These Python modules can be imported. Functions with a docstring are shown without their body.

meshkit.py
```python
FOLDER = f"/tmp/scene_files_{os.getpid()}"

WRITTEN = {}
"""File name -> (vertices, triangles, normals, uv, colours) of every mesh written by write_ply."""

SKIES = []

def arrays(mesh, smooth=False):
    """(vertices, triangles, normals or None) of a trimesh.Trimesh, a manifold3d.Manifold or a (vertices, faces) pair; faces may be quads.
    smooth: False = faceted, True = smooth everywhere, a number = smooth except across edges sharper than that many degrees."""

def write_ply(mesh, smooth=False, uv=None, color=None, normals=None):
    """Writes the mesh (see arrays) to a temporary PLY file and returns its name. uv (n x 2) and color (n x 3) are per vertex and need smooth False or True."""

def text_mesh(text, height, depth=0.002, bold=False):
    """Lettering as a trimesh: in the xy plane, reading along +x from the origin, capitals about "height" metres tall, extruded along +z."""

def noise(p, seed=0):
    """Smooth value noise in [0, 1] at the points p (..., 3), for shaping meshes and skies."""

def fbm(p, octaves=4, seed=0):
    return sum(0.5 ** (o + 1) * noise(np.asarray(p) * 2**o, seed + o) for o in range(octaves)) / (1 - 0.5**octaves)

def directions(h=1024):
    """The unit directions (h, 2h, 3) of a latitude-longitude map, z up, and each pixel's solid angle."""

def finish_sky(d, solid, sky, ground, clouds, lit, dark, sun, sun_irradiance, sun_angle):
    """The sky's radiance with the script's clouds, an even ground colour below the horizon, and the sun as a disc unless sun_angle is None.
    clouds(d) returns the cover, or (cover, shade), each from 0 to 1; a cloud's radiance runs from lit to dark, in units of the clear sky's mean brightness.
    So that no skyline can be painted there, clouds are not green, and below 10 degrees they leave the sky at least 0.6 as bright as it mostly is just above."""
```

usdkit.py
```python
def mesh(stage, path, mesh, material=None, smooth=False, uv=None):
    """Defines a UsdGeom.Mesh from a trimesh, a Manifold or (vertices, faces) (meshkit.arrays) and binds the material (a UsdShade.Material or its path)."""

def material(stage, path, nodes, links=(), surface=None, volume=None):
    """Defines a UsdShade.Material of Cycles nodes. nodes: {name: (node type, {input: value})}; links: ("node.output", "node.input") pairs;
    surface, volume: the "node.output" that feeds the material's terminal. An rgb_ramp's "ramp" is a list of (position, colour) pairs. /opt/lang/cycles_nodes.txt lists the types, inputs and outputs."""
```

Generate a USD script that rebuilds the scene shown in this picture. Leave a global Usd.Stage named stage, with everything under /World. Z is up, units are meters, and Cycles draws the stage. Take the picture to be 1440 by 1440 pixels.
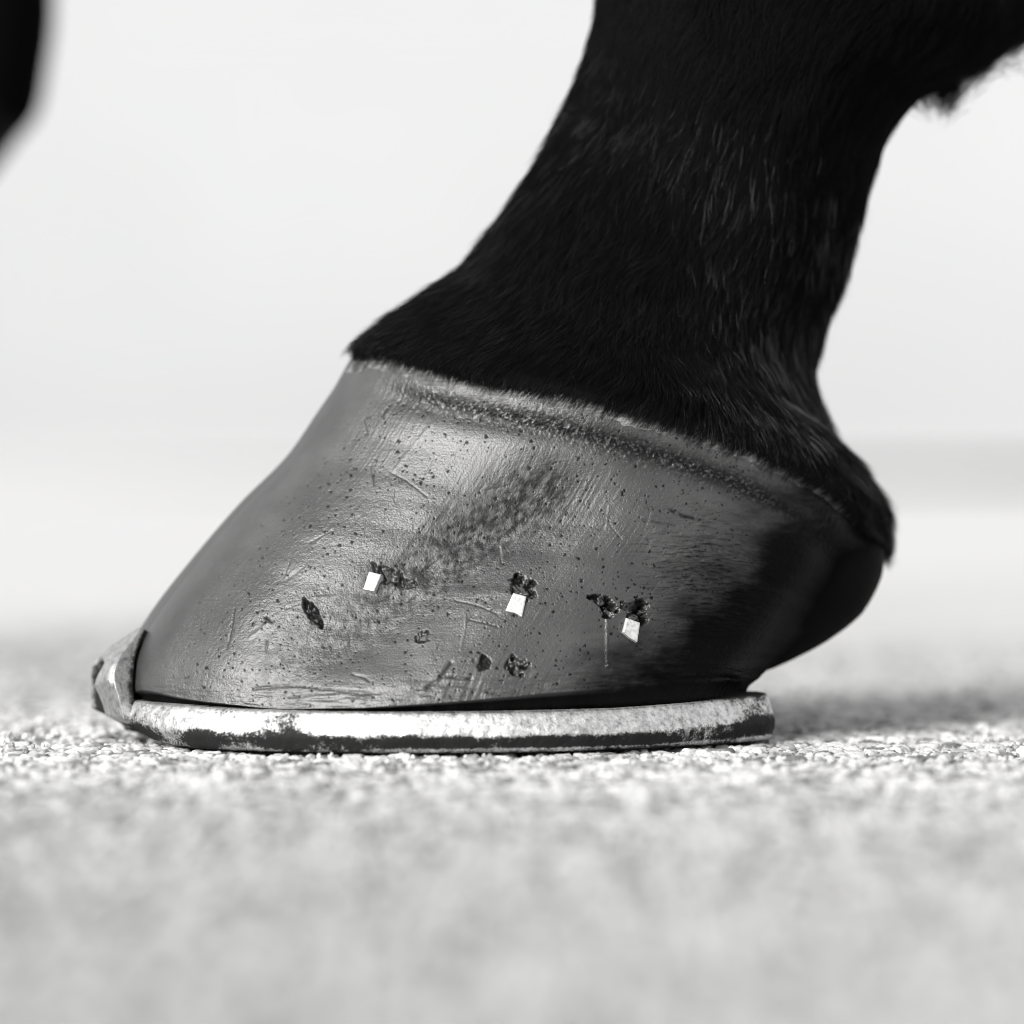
import math
import numpy as np
import trimesh
import manifold3d as m3
from scipy.interpolate import PchipInterpolator, CubicSpline
from scipy.spatial import cKDTree
from scipy.ndimage import gaussian_filter
from pxr import Usd, UsdGeom, UsdLux, UsdShade, Sdf, Gf, Vt
import usdkit, meshkit

stage = Usd.Stage.CreateInMemory()
UsdGeom.SetStageUpAxis(stage, "Z")
world = UsdGeom.Xform.Define(stage, "/World")
stage.SetDefaultPrim(world.GetPrim())
L_ = "/World/Looks"
UsdGeom.Scope.Define(stage, L_)

# ---------------------------------------------------------------- camera
D = 0.85            # camera to the near quarter of the hoof (m)
S = 0.00015         # metres per photograph pixel at that distance
HOR, BASE = 640.0, 1056.0
HC = (BASE - HOR) * S                 # camera height, 62 mm
EXPOSURE = 1.42
cam = UsdGeom.Camera.Define(stage, "/World/camera")
cam.AddTranslateOp().Set((0, -D, HC))
cam.AddRotateXOp().Set(90.0)
cam.CreateFocalLengthAttr(56.0 * D / (1440 * S))
cam.CreateHorizontalApertureAttr(56.0)
cam.CreateVerticalApertureAttr(56.0)
cam.CreateVerticalApertureOffsetAttr(-(720 - HOR) / 1440 * 56.0)
cam.CreateFStopAttr(11.5)
cam.CreateFocusDistanceAttr(D + 0.008)
cam.CreateExposureAttr(EXPOSURE)
cam.CreateClippingRangeAttr(Gf.Vec2f(0.05, 5000))

# ---------------------------------------------------------------- daylight
SUN_TO = np.array([-0.58, -0.70, 0.44]); SUN_TO /= np.linalg.norm(SUN_TO)
el = math.asin(SUN_TO[2]); rot = math.atan2(SUN_TO[0], SUN_TO[1])
sun = UsdLux.DistantLight.Define(stage, "/World/sun")
sun.CreateIntensityAttr(0.72)
sun.CreateAngleAttr(30.0)
sun.CreateNormalizeAttr(True)
sun.CreateColorAttr(Gf.Vec3f(1, 0.99, 0.975))
zaxis = SUN_TO; xaxis = np.cross([0, 0, 1.0], zaxis); xaxis /= np.linalg.norm(xaxis); yaxis = np.cross(zaxis, xaxis)
M = Gf.Matrix4d(*xaxis, 0, *yaxis, 0, *zaxis, 0, 0, 0, 0, 1)
sun.AddTransformOp().Set(M)

sky = UsdLux.DomeLight.Define(stage, "/World/sky")
sky_mat = usdkit.material(stage, L_ + "/sky", {
    "tc": ("texture_coordinate", {}),
    "sky": ("sky_texture", {"sky_type": "single_scattering", "sun_disc": False, "sun_elevation": el, "sun_rotation": rot, "aerosol_density": 3.0}),
    "bw": ("rgb_to_bw", {}),
    "n": ("noise_texture", {"scale": 2.2, "detail": 5.0, "roughness": 0.55}),
    "cl": ("map_range", {"from_min": 0.3, "from_max": 0.7, "to_min": 7.0, "to_max": 9.0}),
    "mx": ("mix_float", {"fac": 0.75, "use_clamp": False}),
    "b": ("background_shader", {"strength": 0.05}),
}, [("tc.generated", "n.vector"), ("sky.color", "bw.color"), ("bw.val", "mx.a"), ("n.fac", "cl.value"), ("cl.result", "mx.b"), ("mx.result", "b.color")], surface="b.background")
UsdShade.MaterialBindingAPI.Apply(sky.GetPrim()).Bind(sky_mat)
sky.GetPrim().SetCustomDataByKey("kind", "structure")

# ---------------------------------------------------------------- helpers
rng = np.random.default_rng(7)


def smoothstep(a, b, x):
    t = np.clip((x - a) / (b - a), 0, 1)
    return t * t * (3 - 2 * t)


def curve(pts, x=None, smooth=False):
    """An interpolating function through points (k, value...) in their first column."""
    p = np.asarray(pts, float)
    return PchipInterpolator(p[:, 0], p[:, 1:] if p.shape[1] > 2 else p[:, 1])


def arc(points):
    """A curve through 2-D points by normalised chord length."""
    p = np.asarray(points, float)
    d = np.r_[0, np.cumsum(np.linalg.norm(np.diff(p, axis=0), axis=1))]
    return PchipInterpolator(d / d[-1], p)


# The hoof stands with its toe turned a little towards the camera: its middle plane is turned by PSI about z.
PSI = math.radians(16.0)
NF = np.array([-math.sin(PSI), math.cos(PSI), 0.0])     # from the middle plane to the far side
YM, XM = 0.052, (600 - 720) * S


def place(px, py, w):
    """World point on the near side (half-width w off the middle plane) that was measured at (px, py) in the photograph."""
    px, py, w = np.broadcast_arrays(np.asarray(px, float), py, w)
    yd = np.zeros_like(px)
    for _ in range(8):
        x = (px - 720) * S * (D + yd) / D
        yd = YM + math.tan(PSI) * (x - w * math.sin(PSI) - XM) - w * math.cos(PSI)
    x = (px - 720) * S * (D + yd) / D
    return np.stack([x, yd, HC - (py - HOR) * S * (D + yd) / D], -1)


def far_of(p, w):
    return p + 2 * np.asarray(w)[..., None] * NF


def grid_faces(rows, cols, closed=False):
    i = np.arange(rows - 1)[:, None]
    j = np.arange(cols if closed else cols - 1)[None]
    j2 = (j + 1) % cols
    a, b, c, d = i * cols + j, i * cols + j2, (i + 1) * cols + j2, (i + 1) * cols + j
    return np.stack([np.broadcast_to(k, (i.size, j.size)) for k in (a, b, c, d)], -1).reshape(-1, 4)


def grid_normals(P):
    du = np.gradient(P, axis=1); dt = np.gradient(P, axis=0)
    n = np.cross(du, dt)
    return n / np.maximum(np.linalg.norm(n, axis=-1, keepdims=True), 1e-12)


ORIGIN = place(600, BASE, 0.0) * [1, 1, 0]


def thing(name, label, category, at=(0, 0, 0), **more):
    x = UsdGeom.Xform.Define(stage, "/World/" + name)
    x.AddTranslateOp().Set(tuple(map(float, at)))
    p = x.GetPrim()
    p.SetCustomDataByKey("label", label); p.SetCustomDataByKey("category", category)
    for k, v in more.items():
        p.SetCustomDataByKey(k, v)
    return p


def part(parent, name, mesh, mat, smooth=True, at=ORIGIN, prim_vars=None, label=None):
    path, k = f"{parent.GetPath()}/{name}", 0
    while stage.GetPrimAtPath(path):
        k += 1; path = f"{parent.GetPath()}/{name}_{k:03d}"
    v, f = (mesh.vertices, mesh.faces) if hasattr(mesh, "vertices") else mesh
    m = usdkit.mesh(stage, path, (np.asarray(v) - at, np.asarray(f)), mat, smooth=smooth)
    for key, val in (prim_vars or {}).items():
        UsdGeom.PrimvarsAPI(m).CreatePrimvar(key, Sdf.ValueTypeNames.FloatArray, "vertex").Set(Vt.FloatArray.FromNumpy(np.asarray(val, np.float32)))
    if label:
        m.GetPrim().SetCustomDataByKey("label", label)
    return m.GetPrim()


def hairs(parent, name, pts, width, mat, at=ORIGIN, kind=None):
    n, k, _ = pts.shape
    c = UsdGeom.BasisCurves.Define(stage, f"{parent.GetPath()}/{name}")
    c.CreateTypeAttr("linear")
    c.CreatePointsAttr(Vt.Vec3fArray.FromNumpy((pts - at).reshape(-1, 3).astype(np.float32)))
    c.CreateCurveVertexCountsAttr(Vt.IntArray.FromNumpy(np.full(n, k, np.int32)))
    taper = np.linspace(1, 0.25, k)
    w = (np.broadcast_to(np.asarray(width, float).reshape(-1, 1), (n, 1)) * taper[None]).astype(np.float32)
    c.CreateWidthsAttr(Vt.FloatArray.FromNumpy(w.ravel()))
    c.SetWidthsInterpolation("vertex")
    UsdShade.MaterialBindingAPI.Apply(c.GetPrim()).Bind(mat)
    if kind:
        c.GetPrim().SetCustomDataByKey("kind", kind)
    return c.GetPrim()


# ---------------------------------------------------------------- materials
def G(x):
    return (x, x, x)


hoof_mat = usdkit.material(stage, L_ + "/hoof_horn", {
    "pos": ("geometry", {}),
    "map": ("mapping", {"mapping_type": "point", "rotation": (0, math.radians(-57), 0), "scale": (260.0, 260.0, 2600.0)}),
    "streak": ("noise_texture", {"scale": 1.0, "detail": 4.0, "roughness": 0.6}),
    "big": ("noise_texture", {"scale": 55.0, "detail": 5.0, "roughness": 0.6}),
    "fine": ("noise_texture", {"scale": 2600.0, "detail": 3.0, "roughness": 0.6}),
    "dirt": ("attribute", {"attribute": "dirt"}),
    "shade_mask": ("attribute", {"attribute": "shade_mask"}),  # painted shade: darkens the horn colour and its specular
    "c": ("rgb_ramp", {"ramp": [(0.25, G(0.016)), (0.5, G(0.026)), (0.75, G(0.044))]}),
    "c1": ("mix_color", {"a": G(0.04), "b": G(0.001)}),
    "c2": ("mix_color", {"a": G(0.04), "b": G(0.003)}),
    "r": ("map_range", {"from_min": 0.3, "from_max": 0.7, "to_min": 0.33, "to_max": 0.44}),
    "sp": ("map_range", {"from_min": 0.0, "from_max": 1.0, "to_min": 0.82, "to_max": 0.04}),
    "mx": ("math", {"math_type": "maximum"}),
    "add": ("math", {"math_type": "multiply_add", "value2": 0.5}),
    "bump": ("bump", {"strength": 0.8, "distance": 0.00016}),
    "p": ("principled_bsdf", {"ior": 1.5}),
}, [("pos.position", "map.vector"), ("map.vector", "streak.vector"), ("pos.position", "big.vector"), ("pos.position", "fine.vector"),
    ("big.fac", "c.fac"), ("c.color", "c1.a"), ("shade_mask.fac", "c1.fac"), ("c1.result", "c2.a"), ("dirt.fac", "c2.fac"), ("c2.result", "p.base_color"),
    ("big.fac", "r.value"), ("r.result", "p.roughness"), ("shade_mask.fac", "mx.value1"), ("dirt.fac", "mx.value2"), ("mx.value", "sp.value"), ("sp.result", "p.specular_ior_level"),
    ("streak.fac", "add.value1"), ("fine.fac", "add.value3"), ("add.value", "bump.height"), ("bump.normal", "p.normal")], surface="p.BSDF")

band_mat = usdkit.material(stage, L_ + "/coronary_band", {
    "pos": ("geometry", {}),
    "map": ("mapping", {"mapping_type": "point", "rotation": (0, math.radians(-57), 0), "scale": (350.0, 350.0, 1800.0)}),
    "n": ("noise_texture", {"scale": 1.0, "detail": 4.0, "roughness": 0.65}),
    "n2": ("noise_texture", {"scale": 170.0, "detail": 3.0}),
    "c": ("rgb_ramp", {"ramp": [(0.3, G(0.012)), (0.5, G(0.065)), (0.68, G(0.21))]}),
    "m": ("mix_float", {"fac": 0.5}),
    "bump": ("bump", {"strength": 0.7, "distance": 0.0002}),
    "p": ("principled_bsdf", {"roughness": 0.6, "specular_ior_level": 0.35}),
}, [("pos.position", "map.vector"), ("map.vector", "n.vector"), ("pos.position", "n2.vector"), ("n.fac", "m.a"), ("n2.fac", "m.b"), ("m.result", "c.fac"),
    ("c.color", "p.base_color"), ("n.fac", "bump.height"), ("bump.normal", "p.normal")], surface="p.BSDF")

bulb_mat = usdkit.material(stage, L_ + "/heel_skin", {
    "pos": ("geometry", {}),
    "map": ("mapping", {"mapping_type": "point", "rotation": (0, math.radians(42), 0), "scale": (160.0, 300.0, 1300.0)}),
    "n": ("noise_texture", {"scale": 1.0, "detail": 5.0, "roughness": 0.6}),
    "bump": ("bump", {"strength": 0.8, "distance": 0.0005}),
    "p": ("principled_bsdf", {"base_color": G(0.002), "roughness": 0.6, "specular_ior_level": 0.05}),
}, [("pos.position", "map.vector"), ("map.vector", "n.vector"), ("n.fac", "bump.height"), ("bump.normal", "p.normal")], surface="p.BSDF")

skin_mat = usdkit.material(stage, L_ + "/black_coat_skin", {
    "p": ("principled_bsdf", {"base_color": G(0.0015), "roughness": 0.8, "specular_ior_level": 0.01}),
}, [], surface="p.BSDF")

hair_mat = usdkit.material(stage, L_ + "/black_hair", {
    "hi": ("hair_info", {}),
    "wn": ("white_noise_texture", {"dimensions": "1D"}),
    "pw": ("math", {"math_type": "power", "value2": 7.0}),
    "mr": ("map_range", {"from_min": 0.0, "from_max": 1.0, "to_min": 0.008, "to_max": 0.6}),
    "rc": ("rgb_ramp", {"ramp": [(0.0, G(0.002)), (0.6, G(0.004)), (0.85, G(0.014)), (1.0, G(0.09))]}),  # few palest strands: glints put into the base colour
    "p": ("principled_bsdf", {"roughness": 0.28}),
}, [("hi.index", "wn.w"), ("wn.value", "pw.value1"), ("pw.value", "mr.value"), ("wn.value", "rc.fac"), ("rc.color", "p.base_color"), ("mr.result", "p.specular_ior_level")], surface="p.BSDF")

sheen_mat = usdkit.material(stage, L_ + "/black_guard_hair", {
    "p": ("principled_hair_bsdf", {"model": "Chiang", "parametrization": "Absorption coefficient", "absorption_coefficient": (30.0, 30.0, 30.0), "roughness": 0.2, "radial_roughness": 0.3, "coat": 0.0, "R": 0.36}),
}, [], surface="p.BSDF")

def steel(name, gain, gain2, lo, hi, ramp):
  return usdkit.material(stage, L_ + "/" + name, {
    "pos": ("geometry", {}),
    "n": ("noise_texture", {"scale": 420.0, "detail": 6.0, "roughness": 0.7}),
    "n2": ("noise_texture", {"scale": 1900.0, "detail": 4.0, "roughness": 0.7}),
    "rust": ("attribute", {"attribute": "rust"}),
    "add": ("math", {"math_type": "multiply_add", "value2": gain}),
    "ad2": ("math", {"math_type": "multiply_add", "value2": gain2}),
    "st": ("map_range", {"range_type": "smoothstep", "from_min": lo, "from_max": hi, "to_min": 0.0, "to_max": 1.0, "clamp": True}),
    "n3": ("noise_texture", {"scale": 700.0, "detail": 6.0, "roughness": 0.75}),
    "cm": ("rgb_ramp", {"ramp": ramp}),
    "c": ("mix_color", {"b": G(0.012)}),
    "r": ("mix_float", {"a": 0.42, "b": 0.75}),
    "me": ("mix_float", {"a": 1.0, "b": 0.0}),
    "bump": ("bump", {"strength": 0.7, "distance": 0.00022}),
    "p": ("principled_bsdf", {"specular_ior_level": 0.15}),
}, [("pos.position", "n.vector"), ("pos.position", "n2.vector"), ("n.fac", "add.value1"), ("rust.fac", "add.value3"), ("n2.fac", "ad2.value1"), ("add.value", "ad2.value3"),
    ("ad2.value", "st.value"), ("pos.position", "n3.vector"), ("n3.fac", "cm.fac"), ("cm.color", "c.a"), ("st.result", "c.fac"), ("st.result", "r.fac"), ("st.result", "me.fac"), ("c.result", "p.base_color"), ("r.result", "p.roughness"), ("me.result", "p.metallic"),
    ("n2.fac", "bump.height"), ("bump.normal", "p.normal")], surface="p.BSDF")

shoe_mat = steel("worn_steel", 1.25, 1.0, 1.12, 1.62, [(0.30, G(0.16)), (0.46, G(0.5)), (0.60, G(0.74))])
clip_mat = steel("hammered_steel", 0.9, 0.7, 0.85, 1.35, [(0.28, G(0.12)), (0.46, G(0.42)), (0.62, G(0.6))])

nail_mat = usdkit.material(stage, L_ + "/bright_nail_steel", {
    "pos": ("geometry", {}),
    "n": ("noise_texture", {"scale": 1500.0, "detail": 3.0}),
    "c": ("rgb_ramp", {"ramp": [(0.3, G(0.38)), (0.6, G(0.62))]}),
    "p": ("principled_bsdf", {"metallic": 0.6, "roughness": 0.45}),
}, [("pos.position", "n.vector"), ("n.fac", "c.fac"), ("c.color", "p.base_color")], surface="p.BSDF")

ground_mat = usdkit.material(stage, L_ + "/pale_grit", {
    "pos": ("geometry", {}),
    "tone": ("attribute", {"attribute": "tone"}),
    "n": ("noise_texture", {"scale": 1400.0, "detail": 4.0, "roughness": 0.7}),
    "n2": ("noise_texture", {"scale": 40.0, "detail": 5.0, "roughness": 0.6}),
    "c": ("rgb_ramp", {"ramp": [(0.0, G(0.015)), (0.22, G(0.12)), (0.36, G(0.225)), (0.6, G(0.34)), (1.0, G(0.50))]}),
    "a": ("math", {"math_type": "multiply_add", "value2": 0.35}),
    "b": ("math", {"math_type": "multiply_add", "value2": 0.35, "use_clamp": True}),
    "bump": ("bump", {"strength": 0.6, "distance": 0.0003}),
    "p": ("principled_bsdf", {"roughness": 0.7, "specular_ior_level": 0.4}),
}, [("pos.position", "n.vector"), ("pos.position", "n2.vector"), ("n.fac", "a.value1"), ("tone.fac", "a.value3"), ("n2.fac", "b.value1"), ("a.value", "b.value3"), ("b.value", "c.fac"),
    ("c.color", "p.base_color"), ("n.fac", "bump.height"), ("bump.normal", "p.normal")], surface="p.BSDF")

kerb_mat = usdkit.material(stage, L_ + "/grey_kerbstone", {
    "pos": ("geometry", {}),
    "n": ("noise_texture", {"scale": 30.0, "detail": 5.0}),
    "c": ("rgb_ramp", {"ramp": [(0.3, G(0.05)), (0.7, G(0.10))]}),
    "p": ("principled_bsdf", {"roughness": 0.8, "specular_ior_level": 0.2}),
}, [("pos.position", "n.vector"), ("n.fac", "c.fac"), ("c.color", "p.base_color")], surface="p.BSDF")

# ---------------------------------------------------------------- ground: one sheet of rough pale grit to the horizon
def spaced(core, step, reach, grow):
    out, s = list(np.arange(core[0], core[1] + 1e-9, step)), step
    while out[-1] < reach[1]:
        s *= grow; out.append(out[-1] + s)
    s, low = step, [core[0]]
    while low[-1] > reach[0]:
        s *= grow; low.append(low[-1] - s)
    return np.array(low[:0:-1] + out)


gx = spaced((-0.165, 0.165), 0.0004, (-400, 400), 1.05)
gy = spaced((-0.06, 0.12), 0.0005, (-30, 900), 1.02)
X, Y = np.meshgrid(gx, gy)
ground_h = np.zeros_like(X)
tone = np.full_like(X, 0.50)
near = (np.abs(X) < 0.4) & (Y > -0.6) & (Y < 0.9)
q = np.stack([X[near], Y[near]], 1)
def stones(cell, seed):
    r = np.random.default_rng(seed)
    ix, iy = np.meshgrid(np.arange(-0.42, 0.42, cell), np.arange(-0.62, 0.92, cell))
    c = np.stack([ix.ravel(), iy.ravel()], 1) + r.uniform(-0.5, 0.5, (ix.size, 2)) * cell
    wob = np.stack([meshkit.fbm(q3 * (0.9 / cell), 2, seed + k) - 0.5 for k in (1, 2)], 1) * cell * 0.9
    d, i = cKDTree(c).query(q + wob, k=2)
    e = np.clip((d[:, 1] - d[:, 0]) / (cell * 0.5), 0, 1)
    return e, r.uniform(0, 1, len(c))[i[:, 0]], r.uniform(0, 1, len(c))[i[:, 0]]


q3 = np.c_[q, np.zeros(len(q))]
e1, h1, t1 = stones(0.0034, 3)
e2, h2, t2 = stones(0.0015, 4)
rough = meshkit.fbm(q3 * 1100, 3, 5) - 0.5
big = (h1 > 0.45)
stone = np.where(big, np.sqrt(np.minimum(e1 * 1.6, 1)) * (0.4 + 0.6 * h1) * 0.0016, np.sqrt(np.minimum(e2 * 1.5, 1)) * h2 * 0.0011)
ground_h[near] = stone * 0.95 + rough * 0.0007 - 0.0015
tn = np.where(big, t1, t2)
tn = np.where(tn < 0.18, 0.02, 0.36 + 0.64 * tn)
tone[near] = np.clip(tn * (0.45 + 0.55 * np.where(big, np.minimum(e1 * 2, 1), np.minimum(e2 * 2, 1))) - 0.33 + 0.3 * rough, -0.14, 1)
fade = smoothstep(0.4, 0.33, np.abs(X)) * smoothstep(-0.6, -0.5, Y) * smoothstep(0.88, 0.35, Y)
ground_h = np.minimum(ground_h, 0.0002) * fade - 0.0008 * (1 - fade)
tone = tone * fade + 0.50 * (1 - fade)
g = usdkit.mesh(stage, "/World/ground", (np.stack([X, Y, ground_h], -1).reshape(-1, 3), grid_faces(*X.shape)), ground_mat, smooth=True)
UsdGeom.PrimvarsAPI(g).CreatePrimvar("tone", Sdf.ValueTypeNames.FloatArray, "vertex").Set(Vt.FloatArray.FromNumpy(tone.ravel().astype(np.float32)))
g.GetPrim().SetCustomDataByKey("kind", "structure")

# loose grit lying on the sheet
gr = np.random.default_rng(44)
bits_v, bits_f, tone_bits, nb_ = [], [], [], 0
for _ in range(1500):
    x, y = gr.uniform(-0.16, 0.16), gr.normal(0.03, 0.075)
    r0 = 0.0004 + gr.exponential(0.00035)
    if r0 > 0.0014 or (abs(x) < 0.1 and -0.012 < y < 0.14):
        continue
    b = trimesh.creation.icosphere(1, r0)
    b.vertices = b.vertices * gr.uniform(0.6, 1.2, 3) * (1 + 0.8 * (gr.random((len(b.vertices), 1)) - 0.5)) + [x, y, r0 * 0.2 - 0.0003]
    bits_v.append(b.vertices); bits_f.append(b.faces + nb_); nb_ += len(b.vertices)
    bits_t = gr.choice([0.0, 0.3, 0.6, 0.9], p=[.4, .2, .25, .15])
    tone_bits.append(np.full(len(b.vertices), bits_t))
lg = usdkit.mesh(stage, "/World/loose_grit", (np.concatenate(bits_v), np.concatenate(bits_f)), ground_mat)
UsdGeom.PrimvarsAPI(lg).CreatePrimvar("tone", Sdf.ValueTypeNames.FloatArray, "vertex").Set(Vt.FloatArray.FromNumpy(np.concatenate(tone_bits).astype(np.float32)))
for k_, v_ in (("kind", "stuff"), ("label", "loose dark and pale grit scattered over the ground beside the hoof"), ("category", "grit")):
    lg.GetPrim().SetCustomDataByKey(k_, v_)

# a low kerb far behind, crossing the view at a slant
ang = math.radians(-32)
blocks = []
for k in range(-10, 11):
    b = trimesh.creation.box((0.885, 0.14, 0.075))
    b.apply_translation((k * 0.9, 0, -0.0375))
    b.vertices[b.vertices[:, 2] > -0.01, 2] += 0.021 + 0.013 * np.clip(b.vertices[b.vertices[:, 2] > -0.01, 0], -2, 2)
    blocks.append(b)
kerb = trimesh.util.concatenate(blocks)
kerb.apply_transform(trimesh.transformations.rotation_matrix(ang, [0, 0, 1]))
kerb.apply_translation((0, 9.0, 0))
kb = usdkit.mesh(stage, "/World/kerb", (kerb.vertices, kerb.faces), kerb_mat)
kb.GetPrim().SetCustomDataByKey("kind", "structure")

# ---------------------------------------------------------------- the hoof capsule
U0 = 0.56


def half(u):
    """Plan outline of the hoof: half-width over its greatest half-width, from toe (0) to heel (1)."""
    a = np.sqrt(np.clip(1 - ((U0 - u) / U0) ** 2, 0, 1))
    k = (u - U0) / (1 - U0)
    b = 1 - 0.30 * np.clip(k, 0, 1) ** 2.0
    b = b * np.sqrt(np.clip(1 - 0.45 * smoothstep(0.86, 1.0, u) ** 1.5, 0, 1))
    return np.where(u < U0, a, b)


toe_line = arc([(164, 992), (172, 950), (186, 918), (208, 880), (262, 806), (332, 720), (402, 645), (442, 584), (474, 533), (498, 490)])
heel_line = arc([(1062, 958), (1098, 922), (1140, 878), (1180, 828), (1205, 785), (1222, 755), (1236, 748)])
bottom = curve([(0, 164, 990), (0.05, 200, 969), (0.1, 250, 979), (0.16, 300, 986), (0.27, 400, 992), (0.38, 500, 992), (0.49, 600, 987), (0.60, 700, 979), (0.665, 760, 973), (0.82, 900, 963), (0.93, 1000, 957), (1, 1062, 955)])
topc = curve([(0, 498, 490), (0.06, 540, 489), (0.14, 600, 505), (0.27, 700, 529), (0.41, 800, 549), (0.55, 900, 576), (0.68, 1000, 607), (0.82, 1100, 648), (0.92, 1170, 690), (1, 1236, 748)])


def patch(u, t):
    """Measured picture position of the near side of the wall at toe-to-heel u and ground-to-coronet t."""
    u, t = np.broadcast_arrays(u, t)
    B, C, Lc, Rc = bottom(u), topc(u), toe_line(np.clip(t, 0, 1)), heel_line(np.clip(t, 0, 1))
    u_, t_ = u[..., None], t[..., None]
    b0, b1, c0, c1 = bottom(0), bottom(1), topc(0), topc(1)
    bil = (1 - u_) * ((1 - t_) * b0 + t_ * c0) + u_ * ((1 - t_) * b1 + t_ * c1)
    return (1 - t_) * B + t_ * C + (1 - u_) * Lc + u_ * Rc - bil


def width(u, t):
    return half(u) * (0.0625 - 0.0155 * t + -0.0018 * np.sin(np.pi * t))


def seen(v, ratio=0.44):
    """Apparent toe-to-heel fraction (0 at the toe's outline) of the near-side plan position v, for the turned hoof."""
    th = np.linspace(-1.2, 0, 400)
    xmin = (U0 * (1 - np.cos(th)) * math.cos(PSI) + ratio * np.sin(th) * math.sin(PSI)).min()
    x = lambda k: k * math.cos(PSI) + ratio * half(k) * math.sin(PSI) - xmin
    return x(np.asarray(v, float)) / x(np.array(1.0))


def even_u(n):
    k = np.linspace(0, 1, 6000) ** 2
    l = np.r_[0, np.cumsum(np.hypot(np.diff(k) * 0.137, np.diff(half(k) * 0.058)))]
    return np.interp(np.linspace(0, l[-1], n), l, k)


NU, NT = 880, 430
un = even_u(NU); tt = np.linspace(0, 1, NT)
V_, T = np.meshgrid(un, tt)
T = T + 0.030 * (meshkit.fbm(np.stack([V_ * 38, 0 * V_, 0 * V_], -1), 4, 2) - 0.5) * np.exp(-((T - 0.938) / 0.03) ** 2)
U = np.broadcast_to(seen(un)[None], V_.shape)
PP = patch(U, T)
PX, PY = PP[..., 0], PP[..., 1]
P0 = place(PX, PY, width(V_, T))
N0 = -grid_normals(P0)
N0 *= np.sign((N0 * -NF).sum(-1).mean())
drop = PY - topc(U)[..., 1]            # picture pixels below the hair line, straight down the wall
arcu = np.broadcast_to(np.linspace(0, 1, NU)[None], U.shape) * 0.17
q3 = np.stack([arcu, T * 0.075, np.zeros_like(U)], -1)
gate = smoothstep(0.0, 0.08, V_)

h = np.zeros_like(U)
# coronet ledge and the rough groove below it
h += 0.0009 * smoothstep(52, 22, drop)
h -= 0.0006 * np.exp(-((drop - 58) / 15) ** 2)
crink = meshkit.fbm(q3 * [1500, 1900, 1], 4, 31) - 0.5
h += crink * 0.00042 * np.exp(-((drop - 50) / 18) ** 2) * smoothstep(0.04, 0.2, U)
# growth rings, tubules, grain
ring = meshkit.fbm(np.stack([arcu * 9, T * 9 + 0.35 * U, np.zeros_like(U)], -1), 3, 3) - 0.5
h += 0.0011 * ring * gate
tub = meshkit.fbm(q3 * [1700, 90, 1], 3, 11) - 0.5
tubmask = np.clip(meshkit.fbm(q3 * [45, 45, 1], 3, 12) * 2.4 - 0.7, 0, 1)
h += 0.00018 * tub * tubmask
grain = meshkit.fbm(q3 * [1500, 1500, 1], 3, 13) - 0.5
h += 0.00007 * grain * (0.4 + 1.2 * np.clip(meshkit.fbm(q3 * [30, 30, 1], 3, 14) * 2.4 - 0.7, 0, 1))
# the wrinkled horn towards the heel
wr = meshkit.fbm(np.stack([arcu * 330 + T * 40, T * 0.075 * 1700 - arcu * 300, np.zeros_like(U)], -1), 3, 41) - 0.5
h += 0.0012 * wr * np.exp(-((PX - 985) / 75) ** 2 - ((PY - 800) / 75) ** 2)
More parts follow.
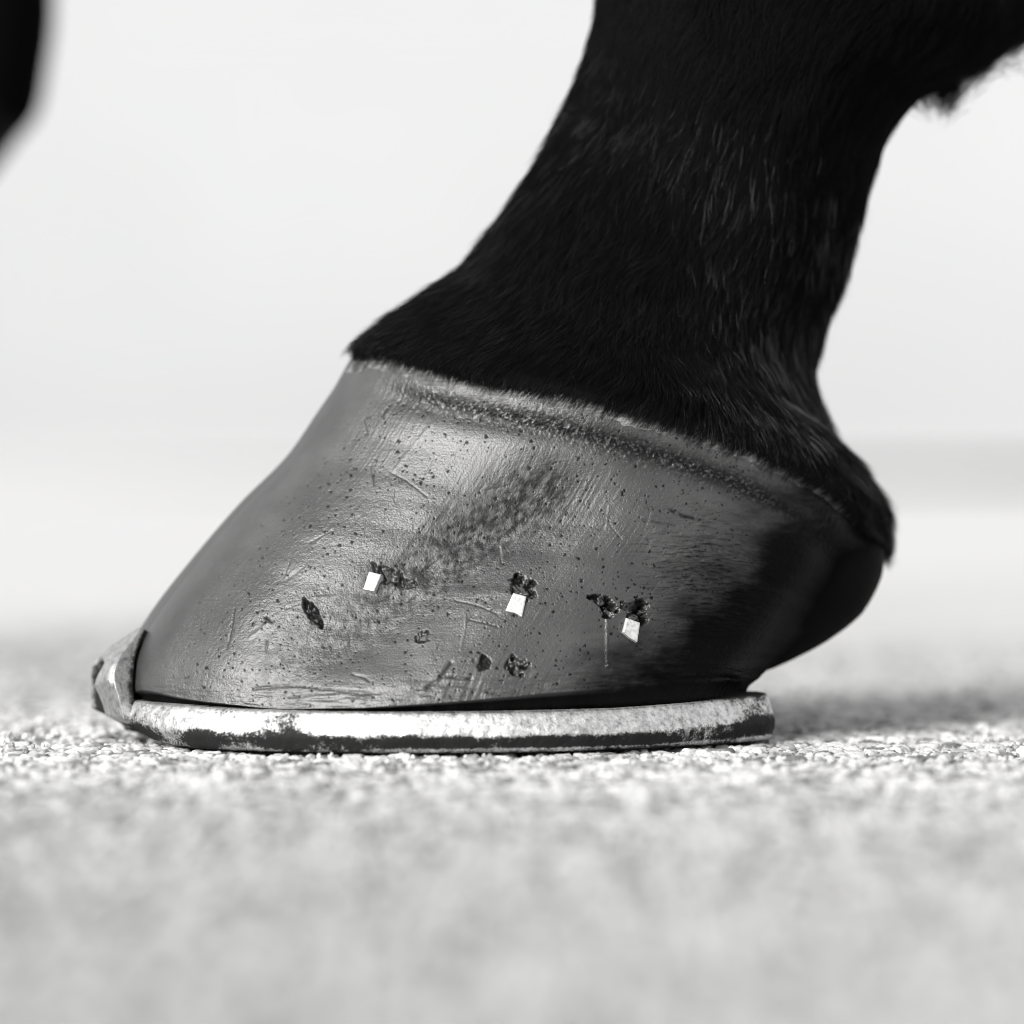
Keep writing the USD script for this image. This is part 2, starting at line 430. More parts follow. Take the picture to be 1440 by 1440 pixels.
# broad unevenness: a shallow hollow slanting across the side of the toe
def seg_dist(ax, ay, bx, by):
    vx, vy = bx - ax, by - ay
    s = np.clip(((PX - ax) * vx + (PY - ay) * vy) / (vx * vx + vy * vy), 0, 1)
    return np.hypot(PX - ax - s * vx, PY - ay - s * vy), s


def side_dist(ax, ay, bx, by):
    return ((PX - ax) * (by - ay) - (PY - ay) * (bx - ax)) / math.hypot(bx - ax, by - ay)


dh, sh = seg_dist(760, 690, 400, 925)
sdv = side_dist(760, 690, 400, 925)
h -= 0.0037 * np.exp(-((sdv - 12 + 40 * (meshkit.fbm(np.stack([PX / 120, PY / 120, np.zeros_like(PX)], -1), 3, 52) - 0.5)) / 80) ** 2) * smoothstep(50, 170, drop) * smoothstep(0.0, 0.30, V_)
h += 0.0008 * np.exp(-((PX - 360) / 90) ** 2 - ((PY - 800) / 130) ** 2)
dirt = np.zeros_like(U)
# old nail holes and the rasped notches over the clinches
jag = meshkit.fbm(np.stack([PX / 7, PY / 7, np.zeros_like(PX)], -1), 3, 51)
HOLES = [(437, 858, 9, 17, -28, 1.0), (594, 889, 10, 10, 0, .9), (680, 933, 11, 12, 0, .9), (727, 936, 16, 14, -25, 1), (736, 822, 15, 19, -15, 1), (545, 803, 24, 10, 15, .7),
         (566, 812, 16, 9, -10, .55), (850, 848, 22, 9, 25, 1), (857, 858, 10, 11, 0, 1), (892, 854, 22, 11, -5, 1), (902, 868, 9, 12, 0, 1), (527, 797, 5, 12, -35, .6)]
for cx, cy, rx, ry, a, amt in HOLES:
    ca, sa = math.cos(math.radians(a)), math.sin(math.radians(a))
    dx, dy = PX - cx, PY - cy
    e = np.hypot((dx * ca + dy * sa) / rx, (-dx * sa + dy * ca) / ry) + (jag - 0.5) * 1.5
    k = smoothstep(1.12, 0.6, e) * amt
    h -= 0.0009 * k - 0.0005 * k * (jag - 0.5)
    dirt = np.maximum(dirt, k * smoothstep(0.66, 0.45, jag + 0.04))
# bumps inside the twin notch
h += 0.0005 * np.exp(-((PX - 879) / 11) ** 2 - ((PY - 852) / 6) ** 2)
dirt *= 1 - 0.8 * np.exp(-((PX - 879) / 10) ** 2 - ((PY - 852) / 5) ** 2)
# scratches: (points, width px, depth mm; negative = raised thread)
SCR = [([(331, 857), (327, 880), (318, 912)], 1.6, .14), ([(379, 872), (366, 884), (350, 896)], 1.8, -.12), ([(373, 868), (381, 873)], 2.5, .2), ([(374, 898), (372, 911)], 1.6, .16),
       ([(548, 568), (538, 584)], 2, .2), ([(512, 590), (516, 610)], 1.6, .14), ([(523, 656), (527, 682)], 1.6, .14), ([(610, 594), (585, 622), (555, 660)], 2.2, -.08), ([(549, 664), (572, 676), (600, 697)], 1.4, .11),
       ([(945, 718), (962, 726), (985, 731)], 2.4, .22), ([(905, 731), (950, 739)], 1.6, .12), ([(853, 868), (854, 900), (853, 938)], 2.4, -.28), ([(853, 936), (862, 944)], 2, -.22),
       ([(655, 860), (655, 880), (648, 910)], 1.8, -.08), ([(634, 931), (618, 955), (600, 966)], 3, .2), ([(628, 951), (662, 955)], 2.5, .2), ([(493, 943), (512, 950), (518, 956)], 2, .16),
       ([(352, 967), (376, 962), (400, 960), (430, 962), (455, 966), (490, 970), (520, 974)], 2.6, .15), ([(400, 977), (430, 973), (470, 972)], 2.0, .12), ([(783, 750), (790, 742)], 2.2, -.1), ([(500, 830), (440, 838), (405, 850)], 1.8, -.08),
       ([(462, 812), (450, 830)], 1.4, -.07), ([(640, 838), (668, 846), (700, 862)], 1.6, .12), ([(660, 868), (700, 880)], 1.4, .11), ([(545, 830), (520, 838)], 2, .14), ([(470, 742), (442, 768)], 1.8, -.07),
       ([(1055, 655), (1062, 663)], 3, -.3), ([(1013, 654), (1016, 662)], 2, -.25), ([(880, 641), (886, 645)], 2.4, -.2)]
for _ in range(46):
    x0, y0 = rng.uniform(260, 1000), rng.uniform(640, 950)
    a, ln = rng.normal(-0.95, 0.5), rng.uniform(8, 38)
    SCR.append(([(x0, y0), (x0 + ln * math.cos(a) + rng.normal(0, 2), y0 + ln * math.sin(a))], rng.uniform(1.1, 1.7), rng.choice([.1, .08, -.06])))
for pts, wd, dep in SCR:
    dd = np.min([seg_dist(*a, *b)[0] for a, b in zip(pts[:-1], pts[1:])], axis=0) + (jag - 0.5) * 1.2
    k = np.exp(-(dd / wd) ** 2)
    h -= 0.001 * dep * k
    if dep > 0.1:
        dirt = np.maximum(dirt, min(0.9, 4 * dep) * k * smoothstep(0.25, 0.55, jag + 0.05))
# pits that hold dirt
npit = 2600
pit = np.stack([rng.uniform(200, 1080, npit), rng.uniform(560, 990, npit)], 1)
pr = np.minimum(0.7 + rng.exponential(0.5, npit), 2.6)
tree = cKDTree(pit)
dd, ii = tree.query(np.stack([PX.ravel(), PY.ravel()], 1), distance_upper_bound=8)
ok = np.isfinite(dd)
k = np.zeros(PX.size); k[ok] = smoothstep(1.25, 0.6, dd[ok] / pr[ii[ok]] + 1.6 * (meshkit.fbm(np.c_[PX.ravel()[ok] / 2.2, PY.ravel()[ok] / 2.2, np.zeros(ok.sum())], 2, 77) - 0.5))
k = k.reshape(PX.shape)
h -= 0.00007 * k; dirt = np.maximum(dirt, 0.9 * k)
# flaking along the ground edge
flake = meshkit.fbm(np.stack([PX / 46, PY / 9, np.zeros_like(PX)], -1), 4, 61) - 0.5
h += 0.0009 * flake * smoothstep(45, 8, bottom(U)[..., 1] - PY)
# shade towards the heel, painted into the colour of the horn
shade_mask = smoothstep(-80, 75, side_dist(810, 985, 1150, 640) * -1 + (meshkit.fbm(np.stack([PX / 55, PY / 40, np.zeros_like(PX)], -1), 5, 71) - 0.5) * 110 + (meshkit.fbm(np.stack([PX / 14, PY / 4, np.zeros_like(PX)], -1), 4, 73) - 0.5) * 34)
band_shade = 0.8 * np.exp(-(np.maximum(dh - 12, 0) / 42) ** 2) * smoothstep(0.2, 0.75, meshkit.fbm(np.stack([(PX + PY) / 8, (PX - PY) / 12, np.zeros_like(PX)], -1), 5, 72)) * (0.55 + 0.45 * smoothstep(1.0, 0.3, sh))  # slanting dark band, its shade painted into the colour too
shade_mask = np.maximum(shade_mask, band_shade)
groove_dark = 0.9 * np.exp(-((drop - 48) / 17) ** 2) * smoothstep(0.26, 0.55, meshkit.fbm(q3 * [1700, 2300, 1], 4, 33) + 0.05) * smoothstep(0.02, 0.2, U)  # darkens the groove below the coronet
dirt = np.maximum(dirt, groove_dark)
dirt = dirt * gate
P1 = P0 + N0 * (h * (0.15 + 0.85 * gate))[..., None]

# closed rings: near side, back, far side (coarse, mirrored)
jf = np.r_[np.arange(NU - 1, 160, -8), np.arange(160, 0, -2), 0]
jf = jf[jf > 0]


def close_ring(Pn, w):
    Fn = far_of(Pn[:, jf], w[:, jf])
    a, b = Pn[:, -1], far_of(Pn[:, -1], w[:, -1])
    ks = np.linspace(0, 1, 14)[1:-1]
    back = np.stack([a * (1 - k) + b * k + np.array([0.004, 0, 0]) * math.sin(math.pi * k) for k in ks], 1)
    return np.concatenate([Pn, back, Fn], 1)


Wn = width(V_, T)
ring_rows = close_ring(P1, Wn)
cols = ring_rows.shape[1]
pad = lambda a: np.concatenate([a, np.repeat(a[:, -1:], 12, 1), a[:, jf]], 1)
DI, SI = pad(dirt), pad(shade_mask)
# the bearing edge, undercut down to the shoe
cen = ring_rows[0].mean(0)
low = []
shoe_top = 0.0090
for k, (inn, zz) in enumerate([(0.0014, 0.25), (0.0022, 0.6), (0.0022, 1.0)]):
    r = ring_rows[0].copy()
    dirv = (cen - r) * [1, 1, 0]; dirv /= np.linalg.norm(dirv, axis=1, keepdims=True)
    r = r + dirv * inn
    r[:, 2] = r[:, 2] * (1 - zz) + (shoe_top - 0.0006) * zz
    low.append(r)
low = np.array(low[::-1])
cap = np.repeat(((ring_rows[0] + (cen - ring_rows[0]) * 0.6) * [1, 1, 0] + [0, 0, 0.012])[None], 1, 0)
rows_all = np.concatenate([cap, low, ring_rows], 0)
DI = np.concatenate([np.ones((1, cols)), 1.0 * np.ones((2, cols)), np.full((1, cols), .9), DI], 0)  # bearing edge blackened: shade of the undercut put into the colour
SI = np.concatenate([np.ones((4, cols)), SI], 0)
flip = lambda f: f[:, ::-1]

leg = thing("horse_leg", "black-haired lower leg of a horse standing on its dark glossy shod hoof, in focus", "horse leg", ORIGIN)
# split at the coronet: the pale band under the hair is a part of its own
split = 4 + int(0.938 * (NT - 1))
faces = flip(grid_faces(split + 1, cols, True))
hv = rows_all[:split + 1].reshape(-1, 3)
hoof = part(leg, "hoof", (hv, faces), hoof_mat, prim_vars={"dirt": DI[:split + 1].ravel(), "shade_mask": SI[:split + 1].ravel()})
bv = rows_all[split:]
inner = bv[-1] + (bv[-1].mean(0) - bv[-1]) * 0.25
bv = np.concatenate([bv, inner[None]], 0)
part(leg, "coronary_band", (bv.reshape(-1, 3), flip(grid_faces(len(bv), cols, True))), band_mat)

# nail clinches: bright rasped nail ends lying in the wall
surf = cKDTree(np.stack([PX.ravel(), PY.ravel()], 1))


def on_wall(px, py, off=0.0):
    i = surf.query(np.stack([np.atleast_1d(px), np.atleast_1d(py)], 1))[1]
    return P1.reshape(-1, 3)[i] + N0.reshape(-1, 3)[i] * off, N0.reshape(-1, 3)[i]


for quad in ([(519, 804), (536, 808), (526, 831), (511, 828)], [(722, 834), (740, 839), (734, 867), (725, 862), (711, 859)], [(881, 869), (900, 876), (896, 903), (886, 897), (876, 889)]):
    qd = np.array(quad, float)
    c0 = qd.mean(0)
    b, n = on_wall(qd[:, 0], qd[:, 1])
    ctr, nc = on_wall([c0[0]], [c0[1]])
    nrm = n.mean(0) / np.linalg.norm(n.mean(0))
    k = len(qd)
    lev = max(0.0, ((b - ctr) @ n.mean(0)).max())
    tp = place(qd[:, 0], qd[:, 1], 0.0)  # picture rays; slid onto the clinch's plane below
    eye = np.array([0, -D, HC])
    ray = tp - eye
    plane_pt = ctr[0] + nrm * (lev + 0.0005)
    outer = eye + ray * (((plane_pt - eye) @ nrm) / (ray @ nrm))[:, None]
    innr = outer - n.mean(0) * 0.0025
    mid = outer.mean(0) + nrm * 0.00012
    chamf = outer + (mid - outer) * 0.16 + nrm * 0.0001
    v = np.concatenate([innr, outer, chamf, mid[None]])
    f = []
    for i in range(k):
        j = (i + 1) % k
        f += [(i, j, k + j), (i, k + j, k + i), (k + i, k + j, 2 * k + j), (k + i, 2 * k + j, 2 * k + i), (2 * k + i, 2 * k + j, 3 * k)]
    mesh = trimesh.Trimesh(v, np.array(f), process=False)
    mesh.fix_normals()
    part(hoof, "nail_clinch", mesh, nail_mat, smooth=False)

# heel bulbs: soft black skin behind the wall
def blob(spheres, edge=0.003, rounds=12):
    hulls = []
    for a, b in zip(spheres[:-1], spheres[1:]):
        ss = [m3.Manifold.sphere(r, 40).translate(tuple(map(float, c))) for c, r in (a, b)]
        hulls.append(m3.Manifold.batch_hull(ss))
    m = hulls[0]
    for x in hulls[1:]:
        m = m + x
    m = m.refine_to_length(edge).to_mesh()
    t = trimesh.Trimesh(m.vert_properties[:, :3], m.tri_verts)
    trimesh.smoothing.filter_taubin(t, iterations=rounds)
    return t


for side in (-1, 1):
    sp = []
    for px, py, rpx, w in [(1010, 905, 55, .020), (1060, 890, 58, .020), (1100, 868, 62, .020), (1136, 843, 66, .019), (1160, 818, 71, .018), (1171, 792, 74, .016), (1172, 764, 75, .014), (1155, 730, 74, .012)]:
        c = place(px, py, w)
        if side > 0:
            c = far_of(c, np.array(w))
        sp.append((c, rpx * S * 1.04))
    part(leg, "heel_bulb", blob(sp), bulb_mat)

# ---------------------------------------------------------------- the pastern and fetlock
chord = lambda u: np.array([498, 490]) * (1 - u[..., None]) + np.array([1236, 748]) * u[..., None]
#        Lx   Ly    Rx    Ry   half-width sag
SEC = [(510, 520, 1200, 770, .0400, 1.0), (496, 489, 1246, 762, .0464, 1.0), (549, 441, 1238, 712, .0465, .8), (606, 401, 1200, 648, .0435, .55), (652, 362, 1161, 595, .0395, .36),
       (702, 297, 1143, 520, .0350, .2), (750, 223, 1160, 455, .0325, .1), (788, 150, 1189, 375, .0320, .05), (815, 88, 1206, 310, .0325, 0), (834, 30, 1232, 225, .034, 0),
       (843, -20, 1290, 140, .036, 0), (849, -90, 1410, 70, .038, 0), (858, -170, 1490, -20, .039, 0), (870, -270, 1480, -190, .037, 0), (888, -420, 1370, -400, .029, 0), (905, -700, 1330, -720, .024, 0), (915, -1500, 1320, -1500, .025, 0), (925, -2400, 1330, -2400, .027, 0)]
SEC = np.array(SEC, float)
sk = np.arange(len(SEC), dtype=float)
secf = PchipInterpolator(sk, SEC)
NL, ML = 230, 150
tl = np.r_[np.linspace(0, 13, 200), np.linspace(13.2, len(SEC) - 1, NL - 200)]
th = np.linspace(0, np.pi, ML)
ul = (1 - np.cos(th)) / 2
UL, TL = np.meshgrid(ul, tl)
UV = UL
sc = secf(TL[:, 0])[:, None, :]
ratio = sc[..., 4] / (np.hypot(sc[..., 2] - sc[..., 0], sc[..., 3] - sc[..., 1]) * S)
TH = np.broadcast_to(th[None], UL.shape)
amp = np.hypot(0.5 * math.cos(PSI), ratio * math.sin(PSI))
UL = 0.5 + (-0.5 * math.cos(PSI) * np.cos(TH) + ratio * math.sin(PSI) * np.sin(TH)) / (2 * amp)
sagc = topc(np.clip(UL, 0, 1)) - chord(UL)
LP = sc[..., 0:2] * (1 - UL[..., None]) + sc[..., 2:4] * UL[..., None] + sagc * sc[..., 5:6]
shape = np.sin(TH) ** 0.92
# tendons at the back, a flatter front: the section is narrower towards the rear above the coronet
rear = 1 - 0.22 * smoothstep(0.55, 0.95, UV) * smoothstep(1.5, 5, TL)
WL = shape * rear * sc[..., 4]
PL = place(LP[..., 0], LP[..., 1], WL)
bumpy = (meshkit.fbm(np.stack([LP[..., 0] / 110, LP[..., 1] / 110, np.zeros_like(UL)], -1), 3, 81) - 0.5) * 0.0035
NLn = -grid_normals(PL)
NLn *= np.sign((NLn[:, 40:110] * -NF).sum(-1).mean())
PL = PL + NLn * (bumpy * shape)[..., None]
FL = far_of(PL[:, ML - 2:0:-1], WL[:, ML - 2:0:-1])
RL = np.concatenate([PL, FL], 1)
skin = part(leg, "skin", (RL.reshape(-1, 3), flip(grid_faces(NL, RL.shape[1], True))), skin_mat)

# ---------------------------------------------------------------- coat hair
NLn = -grid_normals(PL); NLn *= np.sign((NLn[:, 40:110] * -NF).sum(-1).mean())
TD = -np.gradient(PL, axis=0); TD /= np.linalg.norm(TD, axis=-1, keepdims=True)
UD = np.gradient(PL, axis=1); UD /= np.maximum(np.linalg.norm(UD, axis=-1, keepdims=True), 1e-9)


def sample(A, ti, ui):
    i = np.clip(np.interp(ti, tl, np.arange(NL)), 0, NL - 1.001); j = np.clip(np.interp(ui, ul, np.arange(ML)), 0, ML - 1.001)
    i0, j0 = i.astype(int), j.astype(int); a, b = (i - i0)[:, None], (j - j0)[:, None]
    return (1 - a) * ((1 - b) * A[i0, j0] + b * A[i0, j0 + 1]) + a * ((1 - b) * A[i0 + 1, j0] + b * A[i0 + 1, j0 + 1])


def coat(n, tmin, tmax, lmin, lmax, lift, far=False, seed=1, low=1.0):
    r = np.random.default_rng(seed)
    ti, ui = tmin + (tmax - tmin) * r.beta(1, low, n), (1 - np.cos(r.uniform(0.0, np.pi, n))) / 2
    p, nn, td, ud = (sample(A, ti, ui) for A in (PL, NLn, TD, UD))
    flow = meshkit.fbm(np.c_[ti * 1.5, ui * 9, np.zeros(n)], 3, seed + 5) - 0.5
    lock = meshkit.fbm(np.c_[ti * 5, ui * 60, np.zeros(n)], 2, seed + 9) - 0.5
    a = flow * 0.9 + lock * 0.5 + r.normal(0, 0.13, n)
    dirv = td * np.cos(a)[:, None] + ud * np.sin(a)[:, None]
    ln = np.minimum(r.uniform(lmin, lmax, n), np.maximum(ti - 1, 0) * 0.0072 + r.uniform(0.0008, 0.0034, n))[:, None]
    lf = (lift * r.uniform(0.4, 1.6, n) * (1 + 1.2 * lock))[:, None]
    bend = (ud * r.normal(0, 0.10, n)[:, None])
    ks = np.linspace(0, 1, 5)
    p = p + nn * (0.0013 * smoothstep(1.5, 1.05, ti) * r.uniform(0, 1, n))[:, None]
    pts = np.stack([p - nn * 0.0002 + ln * k * (dirv + bend * k) + nn * ln * lf * (k - 0.45 * k * k) for k in ks], 1)
    if far:
        w = sample(WL[..., None], ti, ui)
        pts = pts + 2 * w[:, None, :] * NF - 2 * ((pts - p[:, None]) @ NF)[..., None] * NF
    return pts


allh = np.concatenate([coat(60000, 1.0, 7.0, 0.0055, 0.0095, 0.24, seed=1), coat(42000, 6.0, 12.5, 0.006, 0.0105, 0.2, seed=2),
                       coat(9000, 0.97, 1.25, 0.0035, 0.0075, 0.12, seed=3), coat(7000, 1.0, 11, 0.005, 0.009, 0.15, far=True, seed=4)])
def fringe(n, seed):
    """Short hairs that grow from the coronet and lie over the top of the wall."""
    r = np.random.default_rng(seed)
    j = r.integers(4, NU - 2, n); i = np.clip(NT - 1 - (np.abs(r.normal(0, 0.012, n)) * NT).astype(int), 0, NT - 1)
    clump = meshkit.fbm(np.c_[j / 9.0, 0 * j, 0 * j], 3, seed) - 0.5
    p, nn = P1[i, j], N0[i, j]
    td = P0[i - 22, np.clip(j + 0, 0, NU - 1)] - P0[i, j]; td /= np.linalg.norm(td, axis=1, keepdims=True)
    ud = P0[i, np.clip(j + 3, 0, NU - 1)] - P0[i, np.clip(j - 3, 0, NU - 1)]; ud /= np.maximum(np.linalg.norm(ud, axis=1, keepdims=True), 1e-9)
    a = clump * 1.1 + r.normal(0, 0.22, n)
    d = td * np.cos(a)[:, None] + ud * np.sin(a)[:, None]
    ln = np.maximum(0.0006 + 0.0046 * r.random(n) ** 3.0 + 0.0026 * clump, 0.0003)[:, None]
    ks = np.linspace(-0.35, 1, 6)
    return np.stack([p + nn * (0.0004 - 0.0002 * k) + d * ln * k for k in ks], 1)


guard = coat(13000, 1.0, 9.0, 0.0055, 0.0085, 0.34, seed=21, low=2.2)
hairs(leg, "guard_hair", guard, np.random.default_rng(8).uniform(0.00005, 0.00011, len(guard)), sheen_mat)
fr = fringe(6000, 17)
hairs(leg, "coronet_fringe", fr, np.random.default_rng(6).uniform(0.00007, 0.00014, len(fr)), hair_mat)
hairs(leg, "coat_hair", allh, np.random.default_rng(5).uniform(0.00006, 0.00013, len(allh)), hair_mat)


def tuft(spots, per, lmin, lmax, seed):
    r = np.random.default_rng(seed)
    out = []
    for px, py, w, dx, dy, spread in spots:
        root = place(px, py, w)
        for _ in range(per):
            ln = r.uniform(lmin, lmax)
            o = r.normal(0, spread, 3)
            dv = np.array([dx, r.normal(0, .25), -dy]) + r.normal(0, 0.12, 3)
            dv /= np.linalg.norm(dv)
            tip = np.array([dx * 0.2, 0, -0.25]) * ln
            out.append([root + o + (dv * ln) * k * (1 - 0.12 * k) - o * 0.75 * k + tip * k * k for k in np.linspace(0, 1, 6)])
    return np.array(out)


tf = np.concatenate([
    tuft([(1318, 100, .0, .05, 1, .0035), (1332, 98, .003, -.05, 1, .003), (1338, 92, .0, -.1, 1, .0028), (1350, 90, .0, -.25, 1, .003)], 110, 0.005, 0.0105, 11),
    tuft([(1290, 122, .006, .3, 1, .003), (1300, 118, .004, .1, 1, .003), (1312, 112, .004, .25, 1, .003)], 45, 0.003, 0.006, 13),
    tuft([(1372, 78, .004, -.2, 1, .003), (1385, 74, .004, -.3, 1, .003), (1394, 66, .0, -.3, 1, .0024)], 90, 0.003, 0.0072, 14),
    tuft([(1410, 58, .004, -.2, 1, .004), (1430, 48, .004, -.3, 1, .004), (1450, 36, .0, -.2, 1, .004), (1475, 20, .0, -.2, 1, .004)], 110, 0.003, 0.0055, 15)])
hairs(leg, "fetlock_tuft", tf, 0.00016, hair_mat)
tf = tuft([(1241, 758, .004, .12, 1, .0012), (1238, 742, .006, .1, 1, .0012), (1232, 720, .006, .2, 1, .0012), (1224, 700, .008, .25, 1, .0012), (1241, 764, .003, .45, 1, .0008), (1243, 770, .003, .25, 1, .0006)], 60, 0.0025, 0.0052, 12)
hairs(leg, "heel_tuft", tf, 0.00012, hair_mat)

# ---------------------------------------------------------------- the horseshoe
us = even_u(420)
toeM, heelM = place(152, BASE, 0.0), place(1024, 1030, 0.0)
toeM[2] = heelM[2] = 0
ax = np.array([math.cos(PSI), math.sin(PSI), 0])
LEN = (heelM - toeM) @ ax
def shoe_half(u):
    a = np.sqrt(np.clip(1 - ((U0 - u) / U0) ** 2, 0, 1)) ** 0.95
    b = 1 - 0.36 * np.clip((u - U0) / (1 - U0), 0, 1) ** 2
    return np.where(u < U0, a, b)
cn = toeM + us[:, None] * LEN * ax - (shoe_half(us) * 0.0645)[:, None] * NF
cf = toeM + us[:, None] * LEN * ax + (shoe_half(us) * 0.0645)[:, None] * NF
path = np.concatenate([cn[::-1], cf[1:]])
tg = np.gradient(path, axis=0); tg /= np.linalg.norm(tg, axis=1, keepdims=True)
nout = np.cross(tg, [0, 0, 1.0])
mid = toeM + ax * LEN * 0.5
nout *= np.sign(((path - mid) * nout).sum(1).mean())
lenp = np.r_[0, np.cumsum(np.linalg.norm(np.diff(path, axis=0), axis=1))]
sgn = (path - toeM) @ NF                         # signed distance from the middle plane, negative near
toeness = np.exp(-(sgn / 0.022) ** 2) * ((path - toeM) @ ax < 0.05)
endk = np.minimum(lenp, lenp[-1] - lenp)
rnd = np.sqrt(np.clip(1 - (1 - np.clip(endk / 0.009, 0, 1)) ** 2, 0, 1))
#            inward, height, rust
prof = np.array([(.0225, .0092, .55), (.013, .0092, .5), (.0050, .0092, .45), (.0030, .0091, .15), (.0024, .0087, -.1), (.0019, .0079, -.25), (.0013, .0068, -.3), (.0008, .0058, -.28), (.0003, .0048, -.1), (.0, .0040, .25), (.0001, .0033, .62), (.0004, .0025, .72), (.0008, .0016, .7), (.0010, .0010, .2),
                 (.0014, .0005, .35), (.0024, .0001, .8), (.0045, .0, .9), (.018, .0, .9), (.0215, .0012, .9), (.0225, .005, .8)])
V, R = [], []
zt = np.interp(lenp, [0, 0.02, 0.05, lenp[-1] / 2 - 0.05, lenp[-1] / 2], [.0102, .0098, .0090, .0088, .0092]) if True else None
sym = np.minimum(lenp, lenp[-1] - lenp)
zt = np.interp(sym, [0, 0.02, 0.05, 0.12, lenp[-1] / 2], [.0104, .0098, .0090, .0088, .0094])
for o, z, ru in prof:
    tb = toeness * (0.0075 * (1 - smoothstep(0, .007, np.array(z))))
    inn = o + tb * (o < 0.012)
    zz = z * zt / .0092 + toeness * 0.0009 * (z < 0.001) * (o < .012)
    dent = 0.0035 * np.exp(-((sgn - 0.010) / 0.004) ** 2) * ((path - toeM) @ ax < 0.03) * (o < .012)
    inn = 0.0112 + (inn + dent - 0.0112) * (0.35 + 0.65 * rnd)
    V.append(path - nout * inn[:, None] + np.array([0, 0, 1]) * zz[:, None] - tg * 0)
    nz = meshkit.fbm(np.c_[lenp * 90, np.full(len(lenp), z * 300), np.zeros(len(lenp))], 3, 91) - 0.5
    axd = (path - toeM) @ ax
    mt, mh = smoothstep(.060, .030, axd), smoothstep(.100, .128, axd)
    ru = ru * (1 - 0.85 * mt * (0.0009 < z < .009)) + (0.24 + 0.16 * (z < .0042)) * mt * (0.0009 < z < .009) + (0.38 * mh if z > .0035 else -0.15 * mh)
    R.append(ru + nz * (0.6 + 0.5 * np.maximum(mt, mh)))
V, R = np.array(V).transpose(1, 0, 2), np.array(R).T
# hammered, worn surface
vn = meshkit.fbm(V * 260, 4, 101)[..., None] - 0.5
vn2 = meshkit.fbm(V * 1100, 3, 103)[..., None] - 0.5
out3 = nout[:, None, :] * np.ones((1, len(prof), 1))
wgt = ((prof[:, 0] < .004) * 1.0)[None, :, None]
V = V + out3 * (vn * 0.0008 + vn2 * 0.00045) * wgt
k = len(prof)
f = grid_faces(len(path), k, True)
c0, c1 = len(path) * k, len(path) * k + 1
vv = np.concatenate([V.reshape(-1, 3), V[0].mean(0)[None], V[-1].mean(0)[None]])
tri = np.vstack([f[:, [0, 1, 2]], f[:, [0, 2, 3]], [(c0, (i + 1) % k, i) for i in range(k)], [(c1, c0 - k + i, c0 - k + (i + 1) % k) for i in range(k)]])
sm = trimesh.Trimesh(vv, tri, process=False)
if sm.volume < 0:
    tri = tri[:, ::-1]
rr_ = np.r_[R.ravel(), .4, .4]
shoe = part(leg, "horseshoe", (vv, tri), shoe_mat, prim_vars={"rust": rr_})

# toe clip drawn up from the shoe over the front of the wall
na, nb = 41, 50
A, Bb = np.meshgrid(np.linspace(-1, 1, na), np.linspace(0, 1, nb))
hw = np.where(A < 0, 0.0104, 0.0142) * np.clip(1 - Bb ** 1.35, 0, 1) ** 0.8 + 0.0009
wv = A * hw
tcl = -0.045 + 0.215 * Bb
wmax = 0.0625 - 0.0155 * np.clip(tcl, 0, 1)
uc = U0 * (1 - np.sqrt(np.clip(1 - (np.abs(wv) / wmax) ** 2, 0, 1)))
pc = patch(seen(uc), np.clip(tcl, 0, 1))
pw = width(uc, np.clip(tcl, 0, 1))
Pn = place(pc[..., 0], pc[..., 1], pw)
Pn = np.where((wv > 0)[..., None], far_of(Pn, pw), Pn)
zlow = smoothstep(0.22, 0.0, Bb)
Pn[..., 2] = Pn[..., 2] * (1 - zlow) + (0.0035 + 0.03 * Bb) * zlow
front = -ax * math.cos(0.7) + np.array([0, 0, 1]) * math.sin(0.7) * 0.6
front = front / np.linalg.norm(front)
outd = front[None, None] + 0.0 * Pn
outd = outd + (-NF)[None, None] * (-wv / 0.03)[..., None] * 0.9
outd /= np.linalg.norm(outd, axis=-1, keepdims=True)
thk = 0.0012 + 0.0048 * smoothstep(1.0, 0.2, Bb) - 0.0026 * smoothstep(0.16, 0.0, Bb) * smoothstep(.65, .45, A)
notch = smoothstep(0.02, 0.2, A) * smoothstep(0.75, 0.55, A) * smoothstep(0.5, 0.36, Bb)
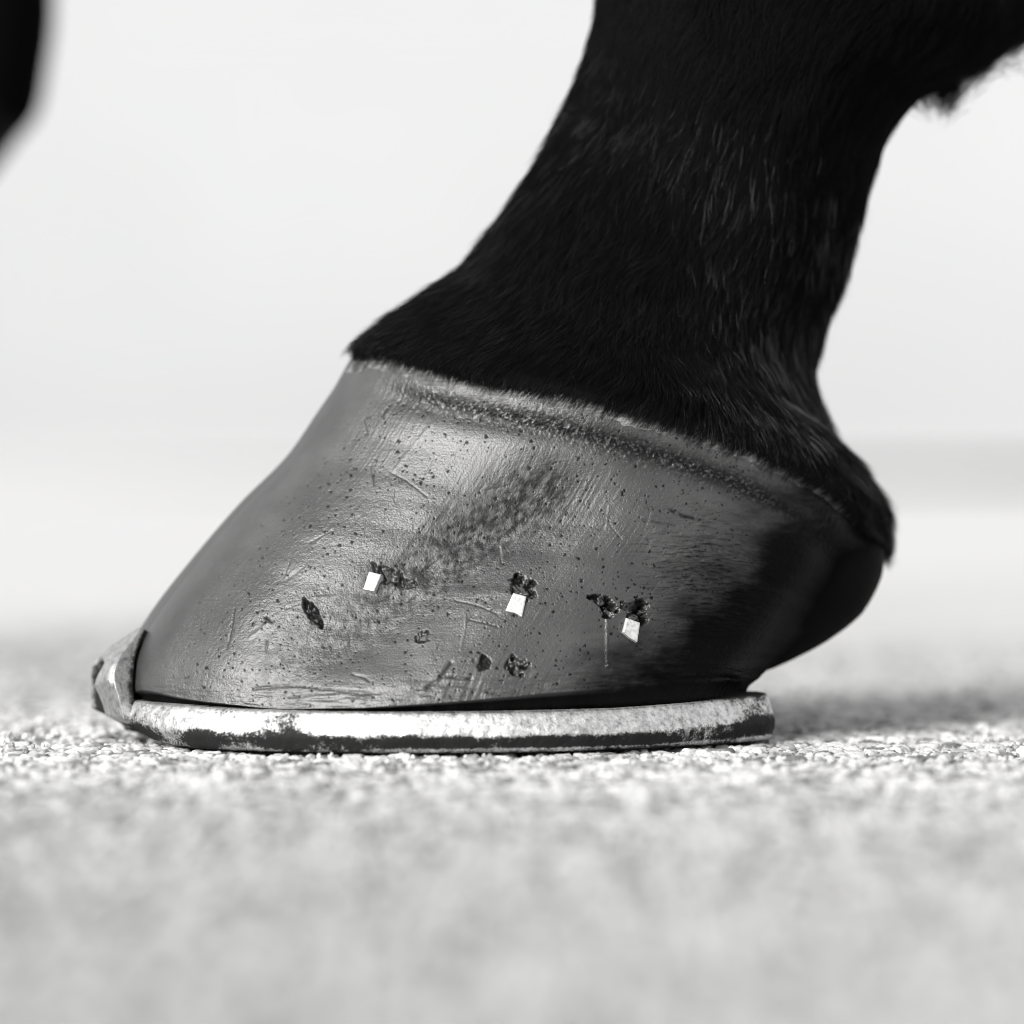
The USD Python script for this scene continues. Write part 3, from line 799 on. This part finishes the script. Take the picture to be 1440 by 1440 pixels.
thk = thk - 0.0042 * notch
rim = smoothstep(1.0, 0.8, np.abs(A))
rough_c = meshkit.fbm(Pn * 500, 3, 111) - 0.5
outer = Pn + outd * (0.0008 + thk * (0.85 + 0.15 * rim) + rough_c * 0.00022)[..., None]
inner = Pn + outd * (-0.0004 + 0.0013 * smoothstep(-0.4, -1.0, A))[..., None]
verts = np.concatenate([outer.reshape(-1, 3), inner.reshape(-1, 3)])
fo = grid_faces(nb, na); n1 = na * nb
fi = fo[:, ::-1] + n1
loop = np.r_[np.arange(na), np.arange(1, nb) * na + na - 1, (nb - 1) * na + np.arange(na - 2, -1, -1), np.arange(nb - 2, 0, -1) * na]
sidef = np.array([(loop[(i + 1) % len(loop)], loop[i], loop[i] + n1, loop[(i + 1) % len(loop)] + n1) for i in range(len(loop))])
fa = np.vstack([fo, fi, sidef])
ru = (-0.02 + 1.3 * notch + 0.35 * smoothstep(.5, .8, A) * smoothstep(.6, .3, Bb) - 0.25 * smoothstep(-.45, -.7, A) + rough_c * 0.5).ravel()
part(shoe, "toe_clip", (verts, fa), clip_mat, smooth=40 if False else True, prim_vars={"rust": np.r_[ru, np.full(n1, .6)]})

# ---------------------------------------------------------------- the other leg, far out of focus at the top left
LZ = 0.5
def behind(px, py, dz=0.0):
    k = (D + LZ + dz) / D
    return np.array([(px - 720) * S * k, LZ + dz, HC - (py - HOR) * S * k])
K2 = S * (D + LZ) / D
o2 = behind(-120, 300) * [1, 1, 1]
leg2 = thing("horse_leg_001", "blurred black leg lifted behind, cut off by the top left corner", "horse leg", o2)
fl = blob([(behind(-10, -1500), 95 * K2), (behind(-20, -700), 90 * K2), (behind(-22, -150), 100 * K2), (behind(-14, 30), 90 * K2), (behind(-30, 120), 92 * K2)], 0.006, 8)
part(leg2, "skin", fl, skin_mat, at=o2)
fh = blob([(behind(-30, 120), 90 * K2), (behind(-120, 190), 120 * K2), (behind(-330, 440), 60 * K2)], 0.006, 6)
part(leg2, "hoof", fh, bulb_mat, at=o2)
